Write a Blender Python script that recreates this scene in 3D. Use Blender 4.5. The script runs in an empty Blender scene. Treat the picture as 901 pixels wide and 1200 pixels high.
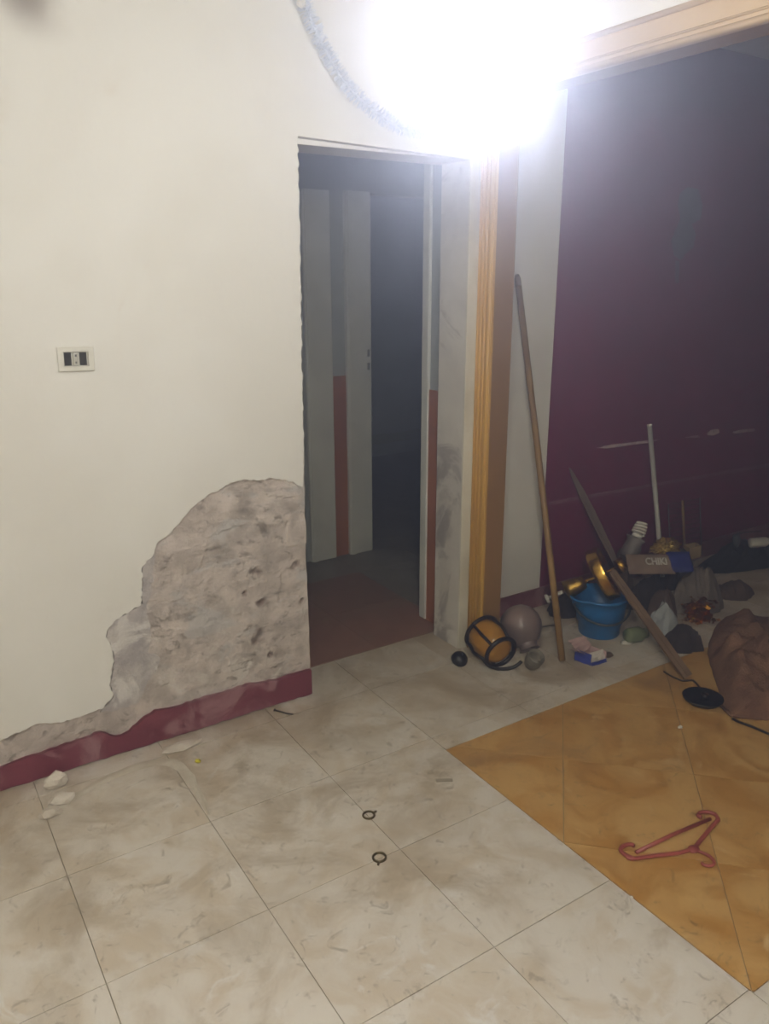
import bpy, bmesh, math, random
from mathutils import Vector, Matrix, noise

# ------------------------------------------------------------------ camera
SC = bpy.context.scene
COL = SC.collection
H, F = 1.6, 923.78
PIT, ROL, YAW = 0.2889, -0.0025, 0.5745
CAM = Vector((0, 0, H))
FW = Vector((math.sin(YAW)*math.cos(PIT), math.cos(YAW)*math.cos(PIT), -math.sin(PIT)))
_rt = Vector((math.cos(YAW), -math.sin(YAW), 0))
_up = _rt.cross(FW)
RT = math.cos(ROL)*_rt + math.sin(ROL)*_up
UP = -math.sin(ROL)*_rt + math.cos(ROL)*_up
cd = bpy.data.cameras.new('camera')
cd.sensor_width = 36.0
cd.lens = F*36.0/1200.0
cd.clip_start = 0.05
cam = bpy.data.objects.new('camera', cd)
COL.objects.link(cam)
M = Matrix((RT, UP, -FW)).transposed().to_4x4()
M.translation = CAM
cam.matrix_world = M
SC.camera = cam

# ------------------------------------------------------------------ world: haze added to give the bulb a lens-bloom glow, no sky
W = bpy.data.worlds.new('bloom_haze')
SC.world = W
W.use_nodes = True
wn = W.node_tree
for n in list(wn.nodes):
    wn.nodes.remove(n)
wo = wn.nodes.new('ShaderNodeOutputWorld')
wb = wn.nodes.new('ShaderNodeBackground')
wb.inputs['Color'].default_value = (0, 0, 0, 1)
wv = wn.nodes.new('ShaderNodeVolumeScatter')
wv.inputs['Color'].default_value = (0.72, 0.78, 1.0, 1)
wv.inputs['Density'].default_value = 0.20
wv.inputs['Anisotropy'].default_value = 0.87
wn.links.new(wb.outputs[0], wo.inputs['Surface'])
wn.links.new(wv.outputs[0], wo.inputs['Volume'])
LAMP_STRENGTH = 90.0
FILL_LAMP_STRENGTH = 455.0
LAMP_T = 1.5
SC.view_settings.view_transform = 'Standard'
SC.view_settings.look = 'None'
SC.view_settings.gamma = 1.0
SC.view_settings.use_curve_mapping = False
SC.view_settings.exposure = 0.0

# ------------------------------------------------------------------ pixel helpers
def ray(u, v):
    return FW + (u-450.5)/F*RT + (600-v)/F*UP
def FL(u, v, z=0.0):
    d = ray(u, v); return CAM + d*((z-H)/d.z)
def PY(u, v, y):
    d = ray(u, v); return CAM + d*(y/d.y)
def mpp(p):                     # metres per pixel at a point
    return (Vector(p)-CAM).dot(FW)/F

D, D2 = 2.5275, 2.69            # door wall plane, wall of the further room
CEIL = 2.65
rnd = random.Random(7)

# ------------------------------------------------------------------ materials
def lin(c):
    return tuple((x/255/12.92 if x/255 <= .04045 else ((x/255+.055)/1.055)**2.4) for x in c) + (1.0,)

def mat(name, c1, c2=None, scale=6.0, rough=.7, metal=0.0, bump=0.0, bscale=40.0, detail=6.0, lo=.35, hi=.65,
        c3=None, scale3=2.0, lo3=.55, hi3=.75, world=False, spec=.5, trans=0.0, alpha=1.0, emit=None, rand=0.0):
    m = bpy.data.materials.new(name); m.use_nodes = True
    nt = m.node_tree; N = nt.nodes; L = nt.links
    b = N['Principled BSDF']
    b.inputs['Roughness'].default_value = rough
    b.inputs['Metallic'].default_value = metal
    b.inputs['Specular IOR Level'].default_value = spec
    b.inputs['Transmission Weight'].default_value = trans
    b.inputs['Alpha'].default_value = alpha
    if world:
        g = N.new('ShaderNodeNewGeometry'); co = g.outputs['Position']
    else:
        g = N.new('ShaderNodeTexCoord'); co = g.outputs['Object']
    if rand:
        oi = N.new('ShaderNodeObjectInfo')
        mu = N.new('ShaderNodeMath'); mu.operation = 'MULTIPLY'; mu.inputs[1].default_value = rand
        L.new(oi.outputs['Random'], mu.inputs[0])
        ad = N.new('ShaderNodeVectorMath'); ad.operation = 'ADD'
        L.new(co, ad.inputs[0]); L.new(mu.outputs[0], ad.inputs[1]); co = ad.outputs[0]
    def nz(s, d, rgh=.6, dist=0.0):
        t = N.new('ShaderNodeTexNoise'); t.inputs['Scale'].default_value = s
        t.inputs['Detail'].default_value = d; t.inputs['Roughness'].default_value = rgh
        t.inputs['Distortion'].default_value = dist
        L.new(co, t.inputs['Vector']); return t.outputs['Fac']
    def rng(src, a, c):
        r = N.new('ShaderNodeMapRange'); r.inputs[1].default_value = a; r.inputs[2].default_value = c
        r.interpolation_type = 'SMOOTHSTEP'
        L.new(src, r.inputs[0]); return r.outputs[0]
    def mix(fac, a, c):
        x = N.new('ShaderNodeMix'); x.data_type = 'RGBA'
        L.new(fac, x.inputs[0])
        for s, val in ((x.inputs[6], a), (x.inputs[7], c)):
            if isinstance(val, tuple): s.default_value = val
            else: L.new(val, s)
        return x.outputs[2]
    col = lin(c1)
    if c2:
        col = mix(rng(nz(scale, detail, .62, .4), lo, hi), col, lin(c2))
    if c3:
        col = mix(rng(nz(scale3, 8, .68, .8), lo3, hi3), col, lin(c3))
    if isinstance(col, tuple): b.inputs['Base Color'].default_value = col
    else: L.new(col, b.inputs['Base Color'])
    if bump:
        bp = N.new('ShaderNodeBump'); bp.inputs['Strength'].default_value = bump
        bp.inputs['Distance'].default_value = .01
        L.new(nz(bscale, 6), bp.inputs['Height']); L.new(bp.outputs[0], b.inputs['Normal'])
    if emit:
        b.inputs['Emission Color'].default_value = emit[0] + (1,)
        b.inputs['Emission Strength'].default_value = emit[1]
    m['mix'] = 1
    return m

MT = {}
MT['plaster'] = mat('cream_wall_paint', (230,229,226), (223,221,216), 1.3, .75, bump=.12, bscale=30, world=True,
                    c3=(204,194,182), scale3=3.2, lo3=.60, hi3=.86, spec=.25)
def stain(m, c, r, colr):
    nt = m.node_tree; N = nt.nodes; L = nt.links; b = N['Principled BSDF']
    src = b.inputs['Base Color'].links[0].from_socket
    ge = N.new('ShaderNodeNewGeometry'); d = N.new('ShaderNodeVectorMath'); d.operation = 'DISTANCE'; d.inputs[1].default_value = c
    L.new(ge.outputs['Position'], d.inputs[0])
    t = N.new('ShaderNodeTexNoise'); t.inputs['Scale'].default_value = 9; t.inputs['Detail'].default_value = 5; L.new(ge.outputs['Position'], t.inputs['Vector'])
    a = N.new('ShaderNodeMath'); a.operation = 'MULTIPLY_ADD'; a.inputs[1].default_value = r*.8; L.new(t.outputs['Fac'], a.inputs[0]); L.new(d.outputs['Value'], a.inputs[2])
    q = N.new('ShaderNodeMapRange'); q.interpolation_type = 'SMOOTHSTEP'; q.inputs[1].default_value = r*.3; q.inputs[2].default_value = r*1.4; q.inputs[3].default_value = .75; q.inputs[4].default_value = 0
    L.new(a.outputs[0], q.inputs[0])
    x = N.new('ShaderNodeMix'); x.data_type = 'RGBA'; L.new(q.outputs[0], x.inputs[0]); L.new(src, x.inputs[6]); x.inputs[7].default_value = lin(colr)
    L.new(x.outputs[2], b.inputs['Base Color'])
_p = PY(30, -8, D); stain(MT['plaster'], (_p.x, _p.y, _p.z), .13, (112,98,94))
MT['white_wall'] = mat('white_wall_paint', (238,236,232), (228,225,220), 2.0, .75, bump=.1, bscale=30, world=True, spec=.25)
MT['ceiling'] = mat('ceiling_paint', (222,220,214), (206,204,198), 1.5, .8, world=True, spec=.2)
MT['worn_jamb'] = mat('worn_jamb_paint', (220,216,210), (200,195,190), 3.0, .8, bump=.35, bscale=26, world=True,
                      c3=(158,152,150), scale3=3.6, lo3=.53, hi3=.64, spec=.2)
MT['masonry'] = None
MT['undercoat'] = mat('pale_undercoat', (196,190,188), (168,162,164), 16, .9, bump=.8, bscale=60, world=True,
                      c3=(216,212,210), scale3=7, lo3=.52, hi3=.62, spec=.15)
MT['maroon'] = mat('maroon_skirting_paint', (124,64,76), (110,54,66), 7, .55, bump=.2, bscale=50, world=True,
                   c3=(154,114,120), scale3=6, lo3=.49, hi3=.63, spec=.35)
MT['purple'] = mat('dark_purple_paint', (124,31,74), (112,27,66), 3, .62, bump=.08, bscale=30, world=True, spec=.3)
MT['scuff'] = mat('scuffed_plaster', (214,196,196), (176,150,158), 30, .85, world=True)
MT['peel'] = mat('peeled_green_paint', (104,98,104), (92,78,90), 14, .8, world=True)
MT['orange_wood'] = mat('varnished_orange_wood', (206,164,80), (198,154,70), 1.5, .42, bump=.06, bscale=60, world=True)
MT['brown_wood'] = mat('varnished_brown_wood', (146,112,66), (136,102,58), 1.5, .5, bump=.06, bscale=60, world=True,
                       c3=(172,146,112), scale3=7, lo3=.72, hi3=.8)
MT['header_wood'] = mat('pale_header_wood', (206,182,150), (196,170,136), 2, .5, world=True)  # paler beige than the orange side casing
MT['casing'] = mat('white_painted_casing', (216,212,198), (196,190,174), 4, .6, bump=.12, bscale=40, world=True,
                   c3=(160,150,132), scale3=9, lo3=.66, hi3=.78)
MT['frame_grey'] = mat('grey_white_door_frame', (218,220,218), (204,206,204), 4, .6, world=True, c3=(140,130,115), scale3=8, lo3=.68, hi3=.8)
MT['dado_red'] = mat('red_brown_dado', (168,106,66), (152,92,54), 6, .7, world=True)
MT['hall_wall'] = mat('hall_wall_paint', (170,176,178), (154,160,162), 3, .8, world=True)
MT['blue_wall'] = mat('pale_blue_wall', (178,190,206), (164,176,192), 3, .8, world=True)
MT['grout'] = mat('dark_grout', (150,138,118), (128,116,98), 20, .9, world=True)

def tile_mat(name, base, veins, pale, dirt, dlo, dhi, rough):
    """glazed tile: cloudy marbling that starts elsewhere on each tile, and dust lying over all of them"""
    m = bpy.data.materials.new(name); m.use_nodes = True
    nt = m.node_tree; N = nt.nodes; L = nt.links; b = N['Principled BSDF']
    tc = N.new('ShaderNodeTexCoord'); oi = N.new('ShaderNodeObjectInfo'); ge = N.new('ShaderNodeNewGeometry')
    mu = N.new('ShaderNodeMath'); mu.operation = 'MULTIPLY'; mu.inputs[1].default_value = 40
    L.new(oi.outputs['Random'], mu.inputs[0])
    ad = N.new('ShaderNodeVectorMath'); ad.operation = 'ADD'
    L.new(tc.outputs['Object'], ad.inputs[0]); L.new(mu.outputs[0], ad.inputs[1])
    def nz(src, s, d, r=.6, ds=0.0):
        t = N.new('ShaderNodeTexNoise'); t.inputs['Scale'].default_value = s; t.inputs['Detail'].default_value = d
        t.inputs['Roughness'].default_value = r; t.inputs['Distortion'].default_value = ds
        L.new(src, t.inputs['Vector']); return t.outputs['Fac']
    def rng(src, a, c, o=1.0):
        r = N.new('ShaderNodeMapRange'); r.interpolation_type = 'SMOOTHSTEP'
        r.inputs[1].default_value = a; r.inputs[2].default_value = c; r.inputs[4].default_value = o
        L.new(src, r.inputs[0]); return r.outputs[0]
    def mix(fac, a, c):
        x = N.new('ShaderNodeMix'); x.data_type = 'RGBA'; L.new(fac, x.inputs[0])
        for s, val in ((x.inputs[6], a), (x.inputs[7], c)):
            if isinstance(val, tuple): s.default_value = val
            else: L.new(val, s)
        return x.outputs[2]
    c = mix(rng(nz(ad.outputs[0], 5.0, 6, .6, 1.2), .40, .66), lin(base), lin(veins))
    c = mix(rng(nz(ad.outputs[0], 8.0, 7, .65, 1.6), .56, .74), c, lin(pale))
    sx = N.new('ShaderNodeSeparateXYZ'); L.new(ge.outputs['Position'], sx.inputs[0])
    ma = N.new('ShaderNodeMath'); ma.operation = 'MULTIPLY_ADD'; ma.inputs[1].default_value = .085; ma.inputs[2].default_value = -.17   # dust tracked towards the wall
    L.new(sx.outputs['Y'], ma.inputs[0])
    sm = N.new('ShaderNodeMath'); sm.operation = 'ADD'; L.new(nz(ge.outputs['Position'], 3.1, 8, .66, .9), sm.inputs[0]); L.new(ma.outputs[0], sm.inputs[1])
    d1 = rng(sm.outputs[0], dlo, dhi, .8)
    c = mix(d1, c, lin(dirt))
    d2 = rng(nz(ge.outputs['Position'], 17.0, 6, .7, 1.5), .56, .70, .55)
    c = mix(d2, c, lin(tuple(int(x*.72) for x in dirt)))
    L.new(c, b.inputs['Base Color'])
    b.inputs['Roughness'].default_value = rough
    b.inputs['Specular IOR Level'].default_value = .35
    bp = N.new('ShaderNodeBump'); bp.inputs['Strength'].default_value = .12; bp.inputs['Distance'].default_value = .004
    L.new(nz(ge.outputs['Position'], 35, 5), bp.inputs['Height']); L.new(bp.outputs[0], b.inputs['Normal'])
    return m
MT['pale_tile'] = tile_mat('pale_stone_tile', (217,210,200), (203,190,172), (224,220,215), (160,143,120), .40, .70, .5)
MT['orange_tile'] = tile_mat('orange_stone_tile', (200,160,100), (180,132,68), (208,176,126), (150,116,78), .46, .74, .42)
MT['red_tile'] = tile_mat('red_brown_tile', (150,112,98), (138,100,86), (156,120,106), (140,116,98), .5, .8, .5)
MT['grey_tile'] = tile_mat('grey_hall_tile', (150,146,138), (134,130,122), (158,154,148), (120,112,100), .5, .8, .5)

def simple(key, *a, **k):
    MT[key] = mat(key, *a, **k)
simple('white_plastic', (222,220,212), (206,204,196), 20, .45)
simple('dark_socket', (50,48,46), (34,33,32), 30, .6)
simple('module_grey', (190,188,180), None, rough=.5)
simple('brass', (196,158,78), (168,128,52), 9, .24, metal=1.0)
simple('brass_dull', (176,146,74), (140,110,52), 9, .4, metal=1.0)
simple('amber_glass', (184,136,52), (160,110,36), 8, .18, spec=.6)
simple('mauve_glass', (136,118,114), (112,98,96), 7, .35, spec=.5)
simple('clear_glass', (150,144,132), (128,120,106), 12, .15, spec=.6, alpha=.62)
simple('black_metal', (34,27,27), (22,18,18), 20, .32, metal=.35)
simple('black_plastic', (22,23,26), (14,15,17), 20, .38)
simple('black_cloth', (24,21,22), (15,13,14), 12, .9, bump=.4, bscale=30)
simple('blue_plastic', (30,116,186), (24,98,164), 4, .38, c3=(90,130,150), scale3=9, lo3=.64, hi3=.8)
simple('handle_grey', (66,72,78), (46,52,58), 14, .5)
simple('pole_wood', (150,118,66), (128,98,52), 10, .55, c3=(170,140,84), scale3=6)
simple('lath_wood', (104,86,74), (84,68,58), 14, .75, bump=.3, bscale=60, c3=(124,108,96), scale3=12)
simple('strip_wood', (122,98,74), (100,78,58), 12, .7, bump=.3, bscale=60)
simple('white_pipe', (206,206,204), (184,184,182), 8, .5)
simple('cfl_white', (232,230,224), None, rough=.35)
simple('cfl_base', (128,120,116), (106,98,96), 12, .5)
simple('grey_cloth', (126,116,108), (106,96,90), 9, .95, bump=.4, bscale=60)
simple('dark_cloth', (54,44,44), (38,30,32), 9, .95, bump=.4, bscale=60)
simple('brown_cloth', (98,78,68), (76,60,52), 9, .95, bump=.4, bscale=60)
simple('foil_gold', (196,168,92), (160,130,62), 10, .42, metal=.55, bump=.5, bscale=30)
simple('tinsel_gold', (210,150,52), (170,100,26), 14, .25, metal=1.0)
simple('card', (166,142,104), (146,124,88), 8, .85)
simple('pack_tan', (140,118,102), (120,100,88), 8, .6)
simple('pack_blue', (34,46,130), (28,38,108), 8, .5)
simple('lettering', (214,212,206), None, rough=.6)
simple('bag_white', (176,180,184), (150,156,162), 8, .4, alpha=.9)
simple('green_glass', (140,152,120), (120,132,102), 8, .3, alpha=.85)
simple('sack', (138,104,80), (106,74,58), 9, .95, bump=.8, bscale=120, c3=(150,108,84), scale3=7, lo3=.5, hi3=.7)
simple('box_blue', (52,66,160), (44,56,140), 9, .5)
simple('box_pink', (200,172,170), (186,152,152), 18, .6)
simple('box_white', (212,206,200), (180,172,170), 24, .6)
simple('hanger_red', (166,84,74), (144,68,62), 8, .42)
simple('ring_brass', (112,98,62), (84,72,44), 20, .4, metal=.7)
simple('rubble', (222,214,204), (200,190,178), 12, .95, bump=.5, bscale=40)
simple('dust', (206,198,184), (190,180,164), 14, .98, bump=.3, bscale=60)
simple('yellow', (206,196,40), None, rough=.6)
simple('nail_dark', (66,58,56), None, rough=.5)
simple('grey_flake', (150,140,124), None, rough=.8)
simple('white_flake', (216,212,204), None, rough=.8)
simple('cord', (40,36,38), None, rough=.5)
simple('tinsel', (214,218,226), (190,198,212), 60, .6)
simple('wire', (86,78,80), None, rough=.4, metal=.6)
simple('dado_line', (150,104,122), (128,80,100), 20, .8)
MT['bulb'] = mat('lit_bulb_globe', (255,255,255), rough=.4, emit=((.92,.93,1.0), LAMP_STRENGTH))
MT['fill_bulb'] = mat('added_fill_bulb_globe', (255,255,255), rough=.4, emit=((.88,.895,1.0), FILL_LAMP_STRENGTH))  # globe of the added fill lamp that stands in for a flash

# masonry: blotchy grey-beige render, brick showing through where marked on the mesh
def masonry_mat():
    m = mat('bare_rough_masonry', (210,199,193), (176,166,160), 11, .95, bump=.7, bscale=70, world=True,
            c3=(214,208,202), scale3=6, lo3=.54, hi3=.66, spec=.1)
    nt = m.node_tree; N = nt.nodes; L = nt.links; b = N['Principled BSDF']
    src = b.inputs['Base Color'].links[0].from_socket
    at = N.new('ShaderNodeAttribute'); at.attribute_name = 'brick'
    x = N.new('ShaderNodeMix'); x.data_type = 'RGBA'
    L.new(at.outputs['Fac'], x.inputs[0]); L.new(src, x.inputs[6]); x.inputs[7].default_value = lin((106,84,74))
    # stretched grey smears where old render clings
    ge = N.new('ShaderNodeNewGeometry'); mp = N.new('ShaderNodeMapping'); mp.inputs['Scale'].default_value = (7, 7, 12)
    L.new(ge.outputs['Position'], mp.inputs['Vector'])
    last = x.outputs[2]
    for off, sc_, a, c, colr, amt in ((0, 1.0, .55, .66, (126,118,114), .85), (5, 2.3, .57, .65, (112,100,92), .75), (9, .55, .56, .62, (188,186,186), .7)):
        t = N.new('ShaderNodeTexNoise'); t.noise_dimensions = '4D'; t.inputs['W'].default_value = off; t.inputs['Scale'].default_value = sc_
        t.inputs['Detail'].default_value = 8; t.inputs['Roughness'].default_value = .66; t.inputs['Distortion'].default_value = .8
        L.new(mp.outputs[0], t.inputs['Vector'])
        r = N.new('ShaderNodeMapRange'); r.inputs[1].default_value = a; r.inputs[2].default_value = c; r.inputs[4].default_value = amt; L.new(t.outputs['Fac'], r.inputs[0])
        y = N.new('ShaderNodeMix'); y.data_type = 'RGBA'; L.new(r.outputs[0], y.inputs[0]); L.new(last, y.inputs[6]); y.inputs[7].default_value = lin(colr); last = y.outputs[2]
    L.new(last, b.inputs['Base Color'])
    return m
MT['masonry'] = masonry_mat()

# ------------------------------------------------------------------ object helpers
def tag(o, label=None, cat=None, group=None, kind=None):
    if label: o['label'] = label
    if cat: o['category'] = cat
    if group: o['group'] = group
    if kind: o['kind'] = kind
    return o
def empty(name, loc, label=None, cat=None, group=None, kind=None):
    o = bpy.data.objects.new(name, None); COL.objects.link(o); o.location = loc
    o.empty_display_size = .05
    return tag(o, label, cat, group, kind)
def link(name, me, m, parent=None, smooth=False):
    if m is not None and not me.materials:
        me.materials.append(MT[m] if isinstance(m, str) else m)
    if smooth:
        for p in me.polygons: p.use_smooth = True
    o = bpy.data.objects.new(name, me); COL.objects.link(o)
    if parent:
        o.parent = parent
        o.location = -parent.location if parent.type == 'EMPTY' and not parent.parent else Vector((0,0,0))
    return o
def obj(name, bm, m, parent=None, smooth=False):
    bmesh.ops.recalc_face_normals(bm, faces=bm.faces)
    me = bpy.data.meshes.new(name); bm.to_mesh(me); bm.free()
    return link(name, me, m, parent, smooth)
def B(): return bmesh.new()
def bx(bm, a, b, mtx=None):
    a = Vector(a); b = Vector(b)
    vs = [bm.verts.new((x, y, z)) for x in (a.x, b.x) for y in (a.y, b.y) for z in (a.z, b.z)]
    if mtx:
        for v in vs: v.co = mtx @ v.co
    for f in ((0,1,3,2),(4,6,7,5),(0,4,5,1),(2,3,7,6),(0,2,6,4),(1,5,7,3)):
        bm.faces.new([vs[i] for i in f])
    return bm
def bevel(bm, w, seg=1):
    bmesh.ops.bevel(bm, geom=bm.edges[:], offset=w, segments=seg, affect='EDGES', profile=.5)
    return bm
def frame_of(d):
    d = Vector(d).normalized()
    a = Vector((0,0,1)) if abs(d.z) < .9 else Vector((1,0,0))
    x = d.cross(a).normalized(); y = d.cross(x).normalized()
    return x, y, d
def tube(bm, pts, r, n=10, caps=True, closed=False, flat=1.0):
    pts = [Vector(p) for p in pts]; k = len(pts)
    rs = r if isinstance(r, (list, tuple)) else [r]*k
    rings = []; px = None
    for i, p in enumerate(pts):
        if closed: d = pts[(i+1) % k]-pts[i-1]
        else: d = pts[min(i+1, k-1)]-pts[max(i-1, 0)]
        x, y, d = frame_of(d)
        if px is not None:
            x = (px - d*px.dot(d)).normalized(); y = d.cross(x).normalized()
        px = x
        rings.append([bm.verts.new(p + x*rs[i]*math.cos(2*math.pi*j/n) + y*rs[i]*flat*math.sin(2*math.pi*j/n)) for j in range(n)])
    for i in range(k if closed else k-1):
        a, b = rings[i], rings[(i+1) % k]
        for j in range(n):
            bm.faces.new((a[j], a[(j+1) % n], b[(j+1) % n], b[j]))
    if caps and not closed:
        bm.faces.new(rings[0]); bm.faces.new(rings[-1][::-1])
    return bm
def lathe(bm, prof, origin=(0,0,0), axis=(0,0,1), n=28, capa=True, capb=True):
    """prof: (radius, height) pairs along the axis"""
    x, y, d = frame_of(axis); o = Vector(origin); rings = []
    for r, h in prof:
        rings.append([bm.verts.new(o + d*h + (x*math.cos(2*math.pi*j/n)+y*math.sin(2*math.pi*j/n))*max(r, 1e-4)) for j in range(n)])
    for a, b in zip(rings, rings[1:]):
        for j in range(n): bm.faces.new((a[j], a[(j+1) % n], b[(j+1) % n], b[j]))
    if capa: bm.faces.new(rings[0])
    if capb: bm.faces.new(rings[-1][::-1])
    return bm
def sheet(pts, y0, y1):
    """a polygon in x,z given a thickness in y; pts run round the outline"""
    bm = B(); vs = [bm.verts.new((p[0], y0, p[1])) for p in pts]
    es = [bm.edges.new((vs[i], vs[(i+1) % len(vs)])) for i in range(len(vs))]
    bmesh.ops.triangle_fill(bm, use_beauty=True, use_dissolve=False, edges=es)
    r = bmesh.ops.extrude_face_region(bm, geom=bm.faces[:])
    for v in [g for g in r['geom'] if isinstance(g, bmesh.types.BMVert)]: v.co.y = y1
    return bm
def slab(pts, z0, z1):
    """a polygon in x,y given a thickness in z"""
    bm = B(); lo = [bm.verts.new((p[0], p[1], z0)) for p in pts]; hi = [bm.verts.new((p[0], p[1], z1)) for p in pts]
    bm.faces.new(lo); bm.faces.new(hi); k = len(pts)
    for i in range(k): bm.faces.new((lo[i], lo[(i+1) % k], hi[(i+1) % k], hi[i]))
    return bm
def ragged(pts, step, amp, seed):
    r = random.Random(seed); out = []
    for (a, b) in zip(pts, pts[1:]):
        a = Vector(a); b = Vector(b); n = max(1, int((b-a).length/step))
        nrm = Vector((-(b-a).y, (b-a).x)); nrm = nrm.normalized() if nrm.length else nrm
        for i in range(n):
            t = i/n; j = amp*r.uniform(-1, 1) if i else amp*.3*r.uniform(-1, 1)
            out.append(tuple(a.lerp(b, t) + nrm*j))
    out.append(tuple(pts[-1])); return out
def drape(center, rad, seed, amp=.18, freq=1.3, sub=5, floor=.002, fold=.10):
    bm = B(); bmesh.ops.create_icosphere(bm, subdivisions=sub, radius=1.0)
    off = Vector((seed*3.17, seed*1.31, seed*2.07)); c = Vector(center)
    for v in bm.verts:
        d = v.co.normalized(); w = noise.noise(d*freq+off)
        q = d + Vector((w, noise.noise(d*freq+off+Vector((9,0,0))), noise.noise(d*freq+off+Vector((0,9,0)))))*.5
        f = 1-abs(noise.noise(q*2.3+off))*2.2
        f2 = 1-abs(noise.noise(q*4.6-off))*2.2
        s = 1 + amp*w + fold*f + fold*.45*f2
        p = Vector((d.x*rad[0], d.y*rad[1], d.z*rad[2]))*s + c
        if p.z < floor: p.z = floor + .0006*rnd.random()
        v.co = p
    return bm
def lump(center, rad, seed, amp=.25, freq=2.2, sub=4, floor=.002, fold=0.0, top=None):
    bm = B(); bmesh.ops.create_icosphere(bm, subdivisions=sub, radius=1.0)
    off = Vector((seed*3.17, seed*1.31, seed*2.07)); c = Vector(center)
    for v in bm.verts:
        d = v.co.normalized()
        n = noise.fractal(d*freq+off, 1.0, 2.0, 4)
        rg = abs(noise.noise(d*freq*1.7+off*1.9))
        s = 1 + amp*n - fold*(1-min(1, rg*3.2))
        p = Vector((d.x*rad[0], d.y*rad[1], d.z*rad[2]))*s + c
        if p.z < floor: p.z = floor + .0006*rnd.random()
        v.co = p
    return bm

# ================================================================== SETTING
# ---- door wall: core, masonry face, plaster skin
core = B()
bx(core, (-1.7, D+.035, 0), (1.286, 2.73, CEIL)); bx(core, (1.286, D+.035, 2.045), (2.03, 2.73, CEIL))
wall = obj('wall_left', core, 'undercoat')
tag(wall, 'cream painted wall with a large patch of bare masonry beside the doorway', kind='structure')

def WP(u, v):
    p = PY(u, v, D); return (p.x, p.z)
edge_px = [(357,573),(345,566),(333,562),(318,560),(300,563),(285,562),(270,565),(258,573),(243,581),(232,589),(222,598),(213,608),
           (203,620),(190,632),(183,637),(181,648),(172,657),(166,666),(167,682),(165,700),(166,709),(155,715),(143,722),(133,728),
           (126,738),(124,746),(130,757),(133,772),(131,790),(128,803),(133,815),(122,829),(100,838),(75,846),(60,848),(45,848),
           (30,855),(12,862),(0,868)]
edge = ragged([WP(*p) for p in edge_px], .009, .0042, 3)
xl, zl = edge[-1]
tail = ragged([(xl, zl), (xl-.25, zl-.02), (xl-.6, .14), (-1.0, .17), (-1.69, .12)], .02, .004, 5)
door_edge = ragged([(1.302, 2.046), (1.296, 1.6), (1.290, 1.25), (1.283, .93)], .014, .0045, 9)
pl = [(-1.69, .12), (-1.69, CEIL), (2.04, CEIL), (2.04, 2.026)] + door_edge + edge[1:] + tail[1:-1]
obj('plaster_layer', sheet(pl, D, D+.036), 'plaster', wall)

bm = B(); NX, NZ = 190, 130; x0, x1, z0, z1 = -.05, 1.290, 0.0, .99
spots = [(304,671,.013),(309,706,.014),(306,742,.013),(303,752,.012),(318,769,.008),(288,697,.006),(355,705,.010),(350,665,.012),(352,690,.008)]
spots = [(WP(u, v), r) for u, v, r in spots]
grid = []; lay = bm.verts.layers.float.new('brick')
for j in range(NZ+1):
    row = []
    for i in range(NX+1):
        x = x0+(x1-x0)*i/NX; z = z0+(z1-z0)*j/NZ
        p = Vector((x*1.0, 0, z*1.6))
        n = noise.fractal(p*7, 1.0, 2.1, 6)
        r = noise.multi_fractal(p*3.0+Vector((4, 0, 9)), 1.0, 2.0, 4)
        # worn courses of block, each a little proud or set back
        cj = math.floor(z/.105+.3*noise.noise(Vector((x*4, 0, z*3)))); ci = math.floor(x/.23+.5*(cj % 2)+.4*noise.noise(Vector((x*3, 7, z*6))))
        course = .005*noise.cell(Vector((ci+.5, cj+.5, .5)))
        dep = .013 + .0065*n + .003*(r-1) + .6*course
        br = 0.0
        for (sx, sz), sr in spots:
            dd = math.hypot((x-sx)/1.3, z-sz)/(sr*1.5) + .9*noise.noise(Vector((x*45, 3, z*45)))
            if dd < 1: dep += .009*(1-dd); br = max(br, min(.8, 1.1*(1-dd)))
        dep = min(.033, max(.003, dep))
        v = bm.verts.new((x, D+dep, z)); v[lay] = br; row.append(v)
    v = bm.verts.new((1.300+.004*noise.noise(Vector((0, 0, j*.3))), D+.06, z)); row.append(v)
    grid.append(row)
for j in range(NZ):
    for i in range(NX+1):
        bm.faces.new((grid[j][i], grid[j][i+1], grid[j+1][i+1], grid[j+1][i]))
ms = obj('bare_masonry', bm, 'masonry', wall)
tag(ms, 'rough bare masonry where the plaster has fallen')
uc = [(172,657),(183,640),(180,668),(178,690),(172,714),(176,730),(177,752),(173,765),(188,772),(184,787),(172,800),(164,823),(140,832),
      (118,836),(124,829),(134,815),(129,803),(132,790),(134,772),(131,757),(125,746),(127,738),(134,728),(144,722),(156,715),(167,708),(166,700),(168,682),(167,668)]
obj('undercoat_patch', sheet(ragged([WP(*p) for p in uc]+[WP(*uc[0])], .012, .004, 11)[:-1], D+.0035, D+.03), 'undercoat', wall)
# reveals of the doorway
bm = B(); bx(bm, (1.286, D+.03, .93), (1.302, 2.73, 2.045)); bx(bm, (1.286, D+.06, 0), (1.300, 2.73, .93)); obj('door_reveal', bm, 'worn_jamb', wall)
bm = B(); bx(bm, (1.30, D+.0355, 2.028), (2.03, 2.73, 2.046)); obj('lintel_soffit', bm, 'white_wall', wall)

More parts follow.
